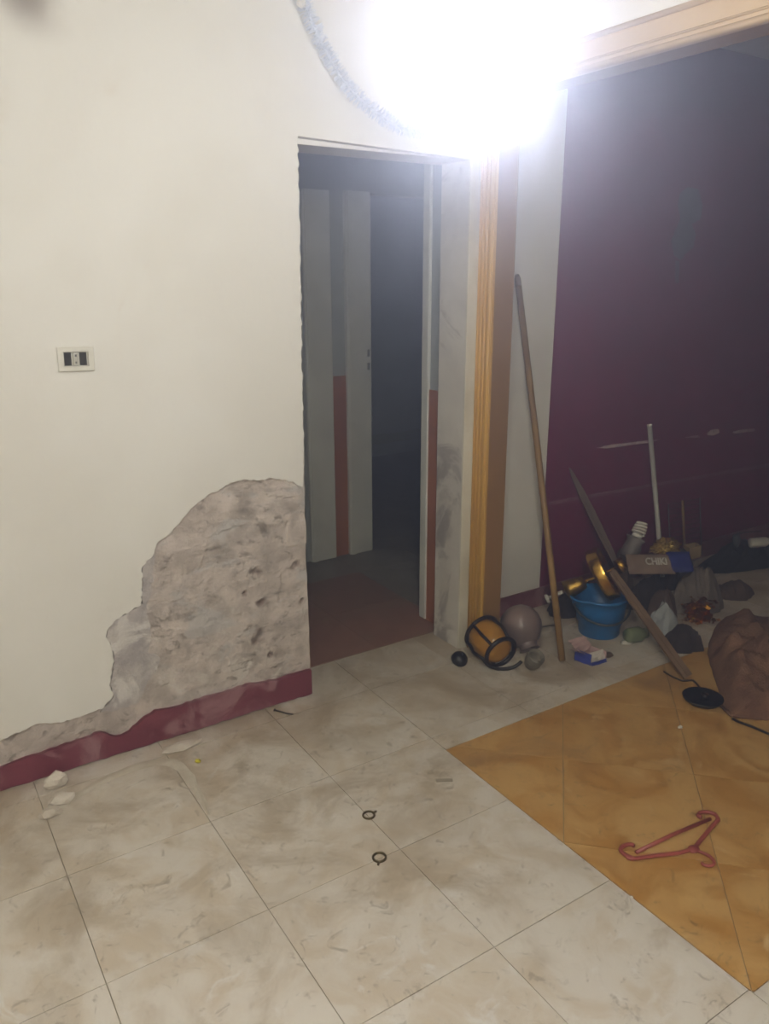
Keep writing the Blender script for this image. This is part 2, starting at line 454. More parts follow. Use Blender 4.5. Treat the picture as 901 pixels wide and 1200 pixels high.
# painted skirting band of the door wall, chipped along its top
top_px = [(0,900),(25,890),(45,884),(60,878),(90,868),(118,858),(130,862),(142,862),(152,857),(165,845),(182,833),(205,829),(235,820),(262,812),(290,803),(330,796),(357,787)]
tp = [WP(*p) for p in top_px]
up = ragged(tp, .015, .003, 21)
low = ragged([(1.287, 0.006), (tp[0][0], .004)], .02, .003, 23)
sk = [(-1.69, .0), (-1.69, .105)] + up[0:] + [(1.287, up[-1][1])] + low
sk = obj('baseboard_left', sheet(sk, D-.004, D+.03), 'maroon')
tag(sk, 'chipped maroon painted skirting band under the bare masonry', kind='structure')

# ---- pier between the doorway and the wide opening
bm = B(); bx(bm, (2.025, D+.004, 0), (2.12, 2.705, CEIL)); pier = obj('wall_door_pier', bm, 'worn_jamb')
tag(pier, 'worn grey plaster pier on the right of the doorway', kind='structure')
bm = bevel(bx(B(), (2.024, D-.006, 0), (2.075, D+.004, 2.30)), .002); tr = obj('trim_2', bm, 'casing')
tag(tr, 'narrow white painted strip beside the orange door casing', kind='structure')

# ---- partition with the wide opening: stub, header, wooden casing
XP0, XP1, YS, ZO = 2.09, 2.185, 2.435, 2.227
bm = B(); bx(bm, (XP0, YS+.012, 0), (XP1-.002, D2+.05, CEIL)); bx(bm, (XP0, -2.3, ZO+.012), (XP1-.002, YS+.012, CEIL)); bx(bm, (XP0, -2.3, 0), (XP1-.002, -1.4, ZO+.012))
part_w = obj('wall_partition', bm, 'white_wall'); tag(part_w, 'white partition above the wide opening between the two rooms', kind='structure')
cas = empty('trim_1', (XP0, YS, 0), 'moulded orange wood casing around the wide opening', kind='structure')
bm = B(); bx(bm, (XP0-.016, YS, 0), (XP0, D-.008, ZO)); obj('casing_board', bevel(bm, .002), 'orange_wood', cas)
for k, (ya, w) in enumerate(((YS+.012, .007), (YS+.038, .005), (YS+.060, .006), (YS+.080, .004))):
    bm = tube(B(), [(XP0-.017, ya, 0), (XP0-.017, ya, ZO)], w, 10); obj('moulding', bm, 'orange_wood', cas, True)
bm = B(); bx(bm, (XP0-.016, -1.4, ZO), (XP0, YS+.09, ZO+.105)); obj('header_board', bevel(bm, .002), 'header_wood', cas)
for k, (za, w) in enumerate(((ZO+.010, .010), (ZO+.034, .004), (ZO+.098, .009))):
    bm = tube(B(), [(XP0-.017, -1.4, za), (XP0-.017, YS+.09, za)], w, 10); obj('header_moulding', bm, 'header_wood', cas, True)
bm = B(); bx(bm, (XP0-.002, YS, 0), (XP1, YS+.013, ZO)); bx(bm, (XP0-.002, -1.4, ZO), (XP1, YS+.013, ZO+.013)); li = obj('jamb_lining', bm, 'brown_wood', cas); li['label'] = 'flat brown wood lining of the opening'

# ---- wall of the further room: white strip, then dark purple
XW = 2.672
bm = B(); bx(bm, (XP1, D2, 0), (XW, D2+.12, CEIL)); ws = obj('wall_white_strip', bm, 'white_wall'); tag(ws, 'white strip of wall between the wooden casing and the purple paint', kind='structure')
bm = B(); bx(bm, (XW, D2, 0), (5.2, D2+.12, CEIL)); pw = obj('wall_purple', bm, 'purple'); tag(pw, 'dark purple painted wall of the further room', kind='structure')
bm = B(); bx(bm, (XP1, D2-.010, 0), (XW, D2, .098)); bx(bm, (XW, D2-.010, 0), (5.2, D2, .10)); bs = obj('baseboard_further', bm, 'maroon'); tag(bs, 'maroon skirting along the foot of the further wall', kind='structure')
def PW(u, v):
    p = PY(u, v, D2); return (p.x, p.z)
def on_wall(name, px, m, seed, th=.0015, amp=.003):
    o = obj(name, sheet(ragged([PW(*p) for p in px]+[PW(*px[0])], .015, amp, seed)[:-1], D2-th, D2+.001), m, pw); return o
o = on_wall('dado_line', [(643,588),(720,574.5),(800,560.5),(901,543),(901,547),(800,564),(720,578),(643,592)], 'dado_line', 31, .002, .0012); o['label'] = 'thin pale line along the purple wall'
for k, px in enumerate(([(698,525),(715,521),(740,518.5),(757,516),(774,515),(757,519.5),(735,522),(712,525.5)],
                        [(803,512),(818,510),(820,512.5),(804,513.5)], [(828,508),(833,503.5),(842,503),(843,507),(836,510.5),(829,510)],
                        [(858,506),(868,503.5),(884,502),(884,505),(870,507),(860,508)])):
    o = on_wall('scuff_mark', px, 'scuff', 40+k, .001, .0015)
o = on_wall('peeled_patch', [(797,226),(806,219),(818,222),(823,240),(820,258),(810,262),(815,275),(812,290),(803,297),(797,305),(789,298),(786,283),(792,268),(797,256),(794,240)], 'peel', 51, .001, .003)
o['label'] = 'greenish peeled patch on the purple wall'
o = on_wall('peeled_streak', [(791,305),(796,306),(795,332),(791,332)], 'peel', 52, .0008, .002)

# ---- remaining shell
bm = B(); bx(bm, (-1.7, -2.3, CEIL), (5.2, D2+.05, CEIL+.1)); c = obj('ceiling', bm, 'ceiling'); tag(c, 'plain off-white ceiling', kind='structure')
bm = B(); bx(bm, (-1.8, -2.4, 0), (-1.7, 2.73, CEIL)); c = obj('wall_side', bm, 'plaster'); tag(c, 'cream side wall out of view', kind='structure')
bm = B(); bx(bm, (-1.7, -2.4, 0), (5.2, -2.3, CEIL)); c = obj('wall_rear', bm, 'plaster'); tag(c, 'cream rear wall out of view', kind='structure')
bm = B(); bx(bm, (5.2, -2.4, 0), (5.3, D2+.12, CEIL)); c = obj('wall_right', bm, 'purple'); tag(c, 'purple end wall out of view', kind='structure')

# ---- hall behind the doorway
YH = 3.9
bm = B(); bx(bm, (1.98, YH, 0), (2.43, YH+.12, 2.04)); bx(bm, (.9, YH, 2.04), (3.6, YH+.12, CEIL)); hp = obj('wall_hall', bm, 'hall_wall'); tag(hp, 'hall pier between two dark doorways, seen through the door opening', kind='structure')
def HX(u, v): return PY(u, v, YH).x
bm = bevel(bx(B(), (2.005, YH-.025, 0), (2.17, YH, 2.04)), .004); o = obj('door_frame', bm, 'frame_grey', hp)
bm = bevel(bx(B(), (2.015, YH-.033, 0), (2.045, YH-.025, 2.04)), .002); obj('frame_bead', bm, 'frame_grey', o)
bm = bx(B(), (2.17, YH-.006, 0), (2.262, YH, 1.07)); o = obj('dado_panel', bm, 'dado_red', hp); o['label'] = 'red brown dado between the frames'
bm = bevel(bx(B(), (2.262, YH-.03, 0), (2.42, YH+.13, 2.045)), .004); o = obj('door_frame', bm, 'frame_grey', hp)
bm = bevel(bx(B(), (2.270, YH-.038, 0), (2.30, YH-.03, 2.045)), .002); obj('frame_bead', bm, 'frame_grey', o)
for z in (1.19, 1.115):
    obj('lock_hole', bx(B(), (2.392, YH-.0315, z-.02), (2.408, YH-.028, z+.02)), 'dark_socket', o)
bm = B(); bx(bm, (2.10, 2.7055, 0), (2.24, 2.87, CEIL)); hr = obj('wall_hall_right', bm, 'hall_wall'); tag(hr, 'short hall wall with red brown dado behind the worn pier', kind='structure')
bm = bx(B(), (2.094, 2.7055, 0), (2.10, 2.865, 1.12)); obj('dado_panel', bm, 'dado_red', hr)
bm = bevel(bx(B(), (2.086, 2.865, 0), (2.26, 2.915, 2.35)), .004); obj('door_frame', bm, 'frame_grey', hr)
bm = B(); bx(bm, (.9, 6.1, 0), (5.2, 6.2, CEIL)); c = obj('wall_hall_rear', bm, 'blue_wall'); tag(c, 'pale blue wall of the dark room behind the hall', kind='structure')
bm = B(); bx(bm, (.8, 2.73, 0), (.9, 6.2, CEIL)); bx(bm, (5.1, D2+.12, 0), (5.2, 6.1, CEIL)); c = obj('wall_hall_side', bm, 'blue_wall'); tag(c, 'side walls of the dark hall', kind='structure')
bm = B(); bx(bm, (.8, 2.73, CEIL), (5.2, 6.2, CEIL+.1)); c = obj('ceiling_hall', bm, 'ceiling'); tag(c, 'ceiling of the dark hall', kind='structure')
bm = B(); bx(bm, (2.9, 6.06, .12), (4.6, 6.1, .2)); c = obj('baseboard_hall', bm, 'hall_wall'); tag(c, 'low ledge along the blue wall of the dark room', kind='structure')

# ---- floor: slab and every tile
bm = B(); bx(bm, (-1.7, -2.3, -.10), (5.2, 6.2, -.003)); floor = obj('floor', bm, 'grout'); tag(floor, 'floor of pale stone tiles with an orange tiled field', kind='structure')
S = .4192; OX, OY = 1.0827, 2.0128; GAP = .0012
def clip(poly, fn):
    out = []
    for i in range(len(poly)):
        a, b = poly[i], poly[(i+1) % len(poly)]; fa, fb = fn(a), fn(b)
        if fa >= 0: out.append(a)
        if (fa >= 0) != (fb >= 0):
            t = fa/(fa-fb); out.append((a[0]+(b[0]-a[0])*t, a[1]+(b[1]-a[1])*t))
    return out
def cliprect(poly, r):
    for fn in (lambda p: p[0]-r[0], lambda p: r[1]-p[0], lambda p: p[1]-r[2], lambda p: r[3]-p[1]):
        if len(poly) > 2: poly = clip(poly, fn)
    return poly
def area(p): return abs(sum(p[i][0]*p[(i+1) % len(p)][1]-p[(i+1) % len(p)][0]*p[i][1] for i in range(len(p))))/2
full_mesh = {}
def tile(poly, m, name='floor_tile'):
    if len(poly) < 3 or area(poly) < .0012: return
    cx = sum(p[0] for p in poly)/len(poly); cy = sum(p[1] for p in poly)/len(poly)
    key = None
    loc = [(round(p[0]-cx, 4), round(p[1]-cy, 4)) for p in poly]
    key = (m, tuple(loc))
    if key not in full_mesh:
        bm = slab(loc, -.009, 0.0)
        bmesh.ops.recalc_face_normals(bm, faces=bm.faces)
        me = bpy.data.meshes.new(name); bm.to_mesh(me); bm.free(); me.materials.append(MT[m]); full_mesh[key] = me
    o = bpy.data.objects.new(name, full_mesh[key]); COL.objects.link(o); o.parent = floor
    o.location = (cx, cy, -.0004+.0008*rnd.random())
    return o
FX0, FX1, FY0, FY1 = OX+S, 4.35, .745, 1.925      # orange field
def sq(x, y, s): return [(x+GAP, y+GAP), (x+s-GAP, y+GAP), (x+s-GAP, y+s-GAP), (x+GAP, y+s-GAP)]
room = (-1.69, 5.19, -2.29, 2.728)
for i in range(-7, 11):
    for j in range(-11, 3):
        x, y = OX+i*S, OY+j*S
        q = cliprect(sq(x, y, S), room)
        if len(q) < 3: continue
        # cut away what lies inside the orange field
        xa, xb = min(p[0] for p in q), max(p[0] for p in q); ya, yb = min(p[1] for p in q), max(p[1] for p in q)
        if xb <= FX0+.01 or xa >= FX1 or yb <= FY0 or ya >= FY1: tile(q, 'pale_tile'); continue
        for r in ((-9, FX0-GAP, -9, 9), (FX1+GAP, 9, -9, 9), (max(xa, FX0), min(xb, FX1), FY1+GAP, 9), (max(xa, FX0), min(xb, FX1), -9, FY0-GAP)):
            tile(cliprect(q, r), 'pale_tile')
# orange tiles laid on the diagonal, clipped by the field
SD = .4275; r2 = math.sqrt(.5)
ua0, ub0 = .15*r2, 2.86*r2                       # seams through these values of (x-y)/√2 and (x+y)/√2
for i in range(-6, 10):
    for j in range(-6, 12):
        u, w = ua0+i*SD, ub0+j*SD; q = []
        for du, dw in ((GAP, GAP), (SD-GAP, GAP), (SD-GAP, SD-GAP), (GAP, SD-GAP)):
            uu, ww = u+du, w+dw; q.append(((uu+ww)*r2, (ww-uu)*r2))
        tile(cliprect(q, (FX0+GAP, FX1-GAP, FY0+GAP, FY1-GAP)), 'orange_tile')
# hall floor
for i in range(-2, 10):
    for j in range(0, 9):
        x, y = 1.30+i*.4275, 2.735+j*.4275
        q = sq(x, y, .4275)
        for r, m in (((.9, 2.155, 2.73, 3.60), 'red_tile'), ((2.155, 5.1, 2.82, 3.60), 'grey_tile'), ((.9, 5.1, 3.60, 6.1), 'grey_tile')):
            tile(cliprect(q, r), m)

# ================================================================== LAMP
LP = CAM + ray(566, 62)*LAMP_T
def hanging_lamp(LP, label, k, m):
    lamp = empty('hanging_lamp', (LP.x, LP.y, CEIL), label, 'lamp')
    bm = lathe(B(), [(.062*k, .12), (.066*k, .10), (.064*k, -.07), (.058*k, -.09), (.030*k, -.102), (.002, -.106)], LP, (0,0,1), 32); obj('bulb_globe', bm, m, lamp, True)
    bm = lathe(B(), [(.018, .19), (.022, .175), (.045*k, .135), (.064*k, .1205), (.02, .1205)], LP, (0,0,1), 28); obj('bulb_collar', bm, 'white_plastic', lamp, True)
    bm = lathe(B(), [(.006, .255), (.019, .25), (.021, .185), (.019, .18)], LP, (0,0,1), 20); obj('socket', bm, 'black_plastic', lamp, True)
    bm = tube(B(), [(LP.x, LP.y, LP.z+.25), (LP.x, LP.y, CEIL-.02)], .0035, 8); obj('cord', bm, 'cord', lamp)
    bm = lathe(B(), [(.045, 0), (.043, -.012), (.012, -.03)], (LP.x, LP.y, CEIL-.0005), (0,0,1), 24); obj('ceiling_rose', bm, 'white_plastic', lamp, True)
hanging_lamp(LP, 'lit white bulb hanging on a cord from the ceiling by the doorway', 1.0, 'bulb')
# added fill lamp, unseen behind the camera, in place of a flash
hanging_lamp(Vector((-.15, -.35, 2.02)), 'larger bulb added out of view behind the camera as fill light', 1.4, 'fill_bulb')

# ================================================================== GARLAND over the doorway
gp = [PY(u, v, D-.045) for u, v in ((347,-22),(358,8),(372,40),(395,85),(417,112),(440,132),(468,149),(500,156))]
low = gp[-1]
left = [(p.x, p.z) for p in gp]
right = [(2*low.x-x, z+.02*(1-(i/len(left)))) for i, (x, z) in enumerate(left)][::-1][1:]
path = [Vector((x, D-.045, z)) for x, z in left+right]
def resample(pts, n):
    seg = [(b-a).length for a, b in zip(pts, pts[1:])]; T = sum(seg); out = []
    for k in range(n):
        t = T*k/(n-1); i = 0
        while i < len(seg)-1 and t > seg[i]: t -= seg[i]; i += 1
        out.append(pts[i].lerp(pts[i+1], min(1, t/seg[i])))
    return out
path = resample(path, 90)
for _ in range(6): path = [path[0]]+[(path[i-1]+path[i]*2+path[i+1])/4 for i in range(1, len(path)-1)]+[path[-1]]
gar = empty('tinsel_garland', path[0], 'pale fringed tinsel garland hanging in a swag above the doorway', 'garland')
obj('garland_core', tube(B(), path, .005, 8), 'tinsel', gar, True)
bm = B(); gr = random.Random(5)
for k in range(2600):
    t = gr.random()*(len(path)-1.001); i = int(t); p = path[i].lerp(path[i+1], t-i)
    x, y, d = frame_of(path[i+1]-path[i]); a = gr.uniform(0, 2*math.pi)
    o = (x*math.cos(a)+y*math.sin(a)); L_ = gr.uniform(.018, .031); w = d*.0013
    e = p+o*L_+d*gr.uniform(-.006, .006)
    if e.y > D-.004: e.y = D-.004
    vs = [bm.verts.new(q) for q in (p-w, p+w, e+w, e-w)]; bm.faces.new(vs)
o = obj('fringe', bm, 'tinsel', gar); o['kind'] = 'stuff'
pa = PY(353, 4, D-.05)
bow = tag(obj('paper_bow', lump(pa, (.016, .010, .012), 8, .35, 3, 3, 0), 'white_flake', None, True), 'small white paper knot tied at the garland end', 'bow')

# ================================================================== SWITCH PLATE
sp = PY(88.5, 420.5, D)
plate = empty('switch_plate', (sp.x, D, sp.z), 'white switch plate with two missing modules on the cream wall', 'switch')
rot = Matrix.Translation((sp.x, D, sp.z)) @ Matrix.Rotation(math.radians(1.5), 4, 'Y')
def sb(name, a, b, m, par, bev=0, lab=None):
    bm = bx(B(), a, b); 
    if bev: bevel(bm, bev)
    for v in bm.verts: v.co = rot @ v.co
    o = obj(name, bm, m, par)
    if lab: o['label'] = lab
    return o
bm = B(); fo = []
for y_p, k_ in ((-.0005, 0), (-.008, 0), (-.010, .002)):
    fo.append([bm.verts.new((x*(.0525-k_), y_p, z*(.0365-k_))) for x, z in ((-1,-1),(1,-1),(1,1),(-1,1))])
for y_p in (-.010, -.0005): fo.append([bm.verts.new((x*.036, y_p, z*.022)) for x, z in ((-1,-1),(1,-1),(1,1),(-1,1))])
for r_, q in zip(fo, fo[1:]+fo[:1]):
    for j in range(4): bm.faces.new((r_[j], r_[(j+1) % 4], q[(j+1) % 4], q[j]))
for v in bm.verts: v.co = rot @ v.co
obj('plate_rim', bm, 'white_plastic', plate)
sb('back_box', (-.036, -.003, -.022), (.036, -.0005, .022), 'module_grey', plate)
sb('empty_slot', (-.033, -.0045, -.019), (-.013, -.003, .019), 'dark_socket', plate, 0, 'dark empty module slot')
sb('empty_slot', (.011, -.0045, -.019), (.031, -.003, .019), 'dark_socket', plate, 0, 'dark empty module slot')
o = sb('centre_module', (-.008, -.009, -.019), (.006, -.003, .019), 'module_grey', plate, .001)
for z in (.010, -.010): sb('screw', (-.003, -.0098, z-.003), (.002, -.009, z+.003), 'dark_socket', o)

# ================================================================== THE HEAP OF JUNK
# ---- leaning wooden pole
pb, pt = FL(659, 777), PY(606, 322, D2-.014)
pole = empty('wooden_pole', pb, 'long round wooden broom pole leaning against the white strip of wall', 'pole')
d = (pt-pb).normalized()
obj('shaft', tube(B(), [pb+d*.012, pb+d*.5, pb+(pt-pb)*.97], [.0145, .0145, .0135], 14), 'pole_wood', pole, True)
obj('rounded_tip', tube(B(), [pb+(pt-pb)*.97, pb+(pt-pb)*.99, pt], [.0138, .013, .008], 14), 'strip_wood', pole, True)

# ---- blue bucket
bc = FL(709, 744); bc = Vector((bc.x+.0, bc.y+.04, 0))
R1, R0, HB = .122, .094, .195
bucket = empty('bucket', bc, 'bright blue plastic bucket with dark handle holding brass lamp parts', 'bucket')
bm = B(); n = 40
prof = [(R0-.004, .0), (R0, .006), (R0+.004, .06), (R0+.012, .066), (R0+.020, .14), (R1-.004, .18), (R1+.006, .183), (R1+.007, HB), (R1-.002, HB), (R1-.010, .17), (R0-.004, .012), (.002, .010)]
lathe(bm, prof, bc, (0,0,1), n)
spd = (-RT - FW*.4); spd.z = 0; spd.normalize()
for v in bm.verts:                              # pouring lip
    q = v.co-bc
    if q.z > .12 and Vector((q.x, q.y)).length > .08:
        k = max(0, Vector((q.x, q.y, 0)).normalized().dot(spd)-.86)/.14
        v.co += spd*.035*k*(q.z-.12)/.075
obj('bucket_body', bm, 'blue_plastic', bucket, True)
side = Vector((RT.x, RT.y, 0)).normalized(); fr = Vector((-FW.x, -FW.y, 0)).normalized()
hp_ = []
for k in range(25):
    a = math.pi*k/24; hp_.append(bc + Vector((0,0,.155)) + side*(R1+.008)*math.cos(a) + fr*(R1+.012)*math.sin(a) + Vector((0,0,-.062*math.sin(a))))
obj('bucket_handle', tube(B(), hp_, .0055, 8), 'handle_grey', bucket, True)
for s in (-1, 1):
    c_ = bc+Vector((0,0,.155))+side*s*(R1-.006)
    obj('handle_lug', lathe(B(), [(.014, 0), (.014, .016), (.010, .018)], c_, side*s, 14), 'blue_plastic', bucket, True)

# ---- brass chandelier body lying across the bucket
ca = PY(707, 672, bc.y-.01)
ax = (RT*.84+UP*.44-FW*.30).normalized()
ch = empty('chandelier_body', ca, 'brass chandelier stem with a wide dish lying across the blue bucket', 'chandelier')
obj('brass_dish', lathe(B(), [(.018, -.020), (.085, -.030), (.112, -.034), (.121, -.030), (.126, -.018), (.124, .0), (.126, .016), (.121, .028), (.108, .026), (.10, .010), (.018, .004)], ca, ax, 48), 'brass', ch, True)
obj('stem', tube(B(), [ca-ax*.20, ca+ax*.11], .0075, 12), 'brass', ch, True)
obj('bobeche_cup', lathe(B(), [(.015, -.165), (.030, -.182), (.044, -.186), (.041, -.160), (.035, -.120), (.030, -.096), (.012, -.090)], ca, ax, 28), 'brass_dull', ch, True)
obj('finial_cup', lathe(B(), [(.012, .062), (.034, .064), (.036, .085), (.036, .105), (.030, .107), (.01, .09)], ca, ax, 28), 'brass', ch, True)
o = obj('candle_tube', tube(B(), [ca-ax*.205, ca-ax*.275], .0085, 12), 'white_plastic', ch, True); o['label'] = 'white candle tube end'
o = obj('candle_flange', lathe(B(), [(.006, -.29), (.022, -.288), (.020, -.276), (.008, -.274)], ca, ax, 16), 'white_plastic', ch, True)

# ---- glass lamp shades by the casing
jc = FL(580, 783); jc = jc + Vector((.03, .055, 0))
jx = (FW*.62 + RT*-.30); jx.z = 0; jx.normalize(); jx = (jx*.93+Vector((0,0,.22))).normalized()
R = .078
j0 = jc + Vector((0,0,R+.006)) - jx*.05
lan = empty('amber_lantern', jc, 'amber glass lantern with black metal hoops lying on the floor by the casing', 'lantern')
obj('amber_shade', lathe(B(), [(.03, -.012), (.052, -.010), (.064, .0), (.074, .03), (.077, .07), (.074, .11), (.066, .145), (.05, .16), (.01, .162)], j0, jx, 36), 'amber_glass', lan, True)
x_, y_, d_ = frame_of(jx)
def hoop(t, r, w):
    return [j0+jx*t+(x_*math.cos(2*math.pi*k/36)+y_*math.sin(2*math.pi*k/36))*r for k in range(36)]
obj('front_hoop', tube(B(), hoop(-.012, .071, 0), .0095, 10, closed=True), 'black_metal', lan, True)
obj('rear_hoop', tube(B(), hoop(.135, .080, 0), .0085, 10, closed=True), 'black_metal', lan, True)
for k, a in enumerate((.5, 1.65, 2.75, 3.9, 5.1)):
    o_ = x_*math.cos(a)+y_*math.sin(a)
    obj('hoop_bar', tube(B(), [j0-jx*.012+o_*.073, j0+jx*.06+o_*.090, j0+jx*.135+o_*.080], .0065, 8), 'black_metal', lan, True)
cr = -x_ if x_.dot(RT) > 0 else x_
bl = []
for k in range(15):
    a = math.pi*(.15+.75*k/14); bl.append(j0-jx*.03+RT*.088*math.cos(a)-UP*.062*math.sin(a)+UP*.002)
for p in bl: p.z = max(p.z, .009)
obj('wire_bail', tube(B(), bl, .0075, 8), 'black_metal', lan, True)

gc = FL(613, 771)+Vector((.06, .085, 0))
gl = empty('glass_globe', gc, 'dull mauve glass lamp globe tipped neck down behind the amber lantern', 'globe')
gax = (RT*.26-UP*.86-FW*.42).normalized(); gcc = gc+Vector((0,0,.104))
obj('globe_body', lathe(B(), [(.004, -.094), (.04, -.088), (.072, -.066), (.090, -.030), (.094, .0), (.086, .035), (.064, .068), (.045, .085)], gcc, gax, 36, True, False), 'mauve_glass', gl, True)
obj('globe_neck', lathe(B(), [(.045, .083), (.040, .092), (.040, .108), (.046, .112), (.036, .112), (.036, .09)], gcc, gax, 28, True, False), 'mauve_glass', gl, True)
for k, (u, v) in enumerate(((598,727),(615,752))):
    pass
sc_ = FL(628, 788)+Vector((.01, .03, 0))
cup = empty('glass_cup', sc_, 'small clear glass lamp cup on the floor beside the pole', 'cup')
cax = (-FW*.55+UP*.5+RT*.2).normalized(); c0 = sc_+Vector((0,0,.038))
obj('cup_wall', lathe(B(), [(.016, -.034), (.030, -.028), (.037, -.006), (.038, .022), (.036, .036), (.033, .036), (.034, .01), (.026, -.022), (.004, -.026)], c0, cax, 28), 'clear_glass', cup, True)
obj('cup_rim', tube(B(), [c0+cax*.036+(frame_of(cax)[0]*math.cos(2*math.pi*k/28)+frame_of(cax)[1]*math.sin(2*math.pi*k/28))*.0355 for k in range(28)], .0025, 6, closed=True), 'clear_glass', cup, True)
kc = FL(543, 781)+Vector((.0, .025, 0))  # round black plastic cap with a small pin
cap = empty('black_cap', kc, 'small round black plastic cap left of the amber lantern', 'bowl')
kax = (-FW*.5+RT*.25+UP*.62).normalized(); k0 = kc+Vector((0,0,.030))
obj('cap_body', lathe(B(), [(.006, .022), (.022, .019), (.033, .006), (.037, -.012), (.034, -.018), (.02, -.016)], k0, kax, 28), 'black_plastic', cap, True)
obj('cap_pin', lathe(B(), [(.005, .021), (.005, .030), (.002, .033)], k0, kax, 12), 'handle_grey', cap, True)

# ---- torn carton
bxp = FL(692, 779)
ct = empty('torn_carton', bxp, 'crumpled blue and pink cardboard packet on the floor before the bucket', 'packet')
bz = math.atan2(RT.y, RT.x)
def cbox(name, c, sz, rz, rx, m, seed):
    bm = bx(B(), (-sz[0]/2, -sz[1]/2, -sz[2]/2), (sz[0]/2, sz[1]/2, sz[2]/2))
    bmesh.ops.subdivide_edges(bm, edges=bm.edges[:], cuts=4, use_grid_fill=True)
    T = Matrix.Translation(c) @ Matrix.Rotation(rz, 4, 'Z') @ Matrix.Rotation(rx, 4, 'X')
    for v in bm.verts:
        v.co += Vector([noise.noise(v.co*30+Vector((seed, k*5, 0))) for k in range(3)])*.008
        v.co = T @ v.co
        if v.co.z < .001: v.co.z = .001
    return bm
cr_ = FL(692, 781)                               # corner nearest the camera
ex = (RT*.86+FW*.5); ex.z = 0; ex.normalize()   # along the white face
ey = Vector((-ex.y, ex.x, 0))                   # along the blue face
def panel(name, o, a, b, th, m, seed):
    n_ = a.cross(b).normalized(); bm = B(); g = []
    for k in (0, 1):
        for j in range(6):
            g.append([bm.verts.new(o+a*(i/6)+b*(j/5)+n_*(th*k+.006*noise.noise(Vector((i*.55+seed, j*.55, seed))))) for i in range(7)])
    for q in (0, 6):
        for j in range(5):
            for i in range(6): bm.faces.new((g[q+j][i], g[q+j][i+1], g[q+j+1][i+1], g[q+j+1][i]))
    for v in bm.verts: v.co.z = max(v.co.z, .001)
    return obj(name, bm, m, ct)
Z = Vector((0, 0, 1))
panel('white_face', cr_+Z*.003, ex*.088-Z*.0, Z*.050+ey*.018, .002, 'box_white', 1)
panel('blue_edge', cr_+Z*.002-ey*.004, ex*.088, Z*.014+ey*.004, .002, 'box_blue', 2)
panel('blue_face', cr_+Z*.003-ex*.001, ey*.075-ex*.022, Z*.052, .002, 'box_blue', 3)
panel('rear_face', cr_+ey*.075-ex*.020+Z*.003, ex*.088, Z*.056, .002, 'box_pink', 4)
panel('side_face', cr_+ex*.086+Z*.003, ey*.075-ex*.02, Z*.046, .002, 'box_pink', 5)
panel('pink_flap', cr_+ey*.076-ex*.024+Z*.056, ex*.092, Z*.020+ey*.045, .002, 'box_pink', 6)
panel('pink_flap', cr_+ey*.02-ex*.012+Z*.052, ey*.05-ex*.01, -ex*.040+Z*.018, .002, 'box_pink', 7)
# ---- heap of cloth
def pile(c, rx, ry, h, seed, rot=0.0, NA=84, NR=26):
    bm = B(); off = Vector((seed*3.1, seed*1.7, seed*.9)); rows = []
    def zz(q, t):
        p = Vector((q.x*9, q.y*9, 0))+off
        w = Vector((noise.noise(p*.6), noise.noise(p*.6+Vector((7, 3, 1))), 0))*1.6
        r1 = 1-abs(noise.noise(p*.75+w))*2.6; r2_ = 1-abs(noise.noise(p*1.7+w*1.4))*2.6
        e = max(0, 1-t**2.2)
        z = h*(e**.75)*(.80+.35*noise.noise(p*.35))
        return max(.003, z + (.26*max(0, r1)**2 + .12*max(0, r2_)**2)*min(h, .14)*min(1, e*2.5+.12))
    cv = bm.verts.new((c.x, c.y, zz(c, 0)))
    for k in range(NA):
        a = 2*math.pi*k/NA; d_ = Vector((math.cos(a), math.sin(a), 0))
        m_ = 1+.30*noise.noise(d_*1.3+off)+.12*noise.noise(d_*4+off); row = []
        for i in range(1, NR+1):
            t = i/NR; l = Vector((d_.x*rx, d_.y*ry, 0))*t*m_
            q = Vector((c.x+l.x*math.cos(rot)-l.y*math.sin(rot), c.y+l.x*math.sin(rot)+l.y*math.cos(rot), 0))
            row.append(bm.verts.new((q.x, q.y, zz(q, t) if i < NR else .002)))
        rows.append(row)
    for k in range(NA):
        a, b = rows[k], rows[(k+1) % NA]; bm.faces.new((cv, a[0], b[0]))
        for i in range(NR-1): bm.faces.new((a[i], a[i+1], b[i+1], b[i]))
    bm.faces.new([r_[-1] for r_ in rows])
    return bm
def heap(name, u, v, y, ru, rv, dep, m, seed, label, cat, amp=.25, fold=.22, freq=2.2, fz=.002, group=None):
    p = PY(u, v, y); s = mpp(p); top = PY(u, v-rv, y).z
    o = obj(name, pile(Vector((p.x, p.y, 0)), ru*s*1.0, dep, max(.03, top*.9), seed, bz*.5), m, None, False)
    return tag(o, label, cat, group)
heap('rag', 818, 690, 2.24, 34, 26, .10, 'grey_cloth', 1, 'grey crumpled cloth on the right side of the junk heap', 'cloth')
heap('rag', 757, 690, 2.39, 28, 24, .07, 'dark_cloth', 2, 'near black rag behind the blue bucket, under the lettered packet', 'cloth')
heap('rag', 662, 714, 2.55, 20, 20, .07, 'dark_cloth', 3, 'dark rag between the wooden pole and the bucket', 'cloth')
heap('rag', 778, 702, 2.27, 17, 13, .065, 'brown_cloth', 4, 'brown crumpled rag above the white plastic bag', 'cloth')
heap('rag', 862, 692, 2.22, 22, 14, .08, 'brown_cloth', 9, 'dark brown rag right of the grey crumpled cloth', 'cloth')
heap('plastic_bag', 778, 722, 2.145, 19, 17, .06, 'bag_white', 5, 'crumpled whitish plastic bag at the foot of the heap', 'bag')
heap('rag', 800, 748, 1.99, 24, 18, .085, 'dark_cloth', 6, 'dark rag under the wooden strip, before the plastic bag', 'cloth')
p = FL(754, 757)+Vector((0, .05, 0)); 
gb = empty('green_jar', p, 'small pale green glass jar on its side by the bucket', 'jar')
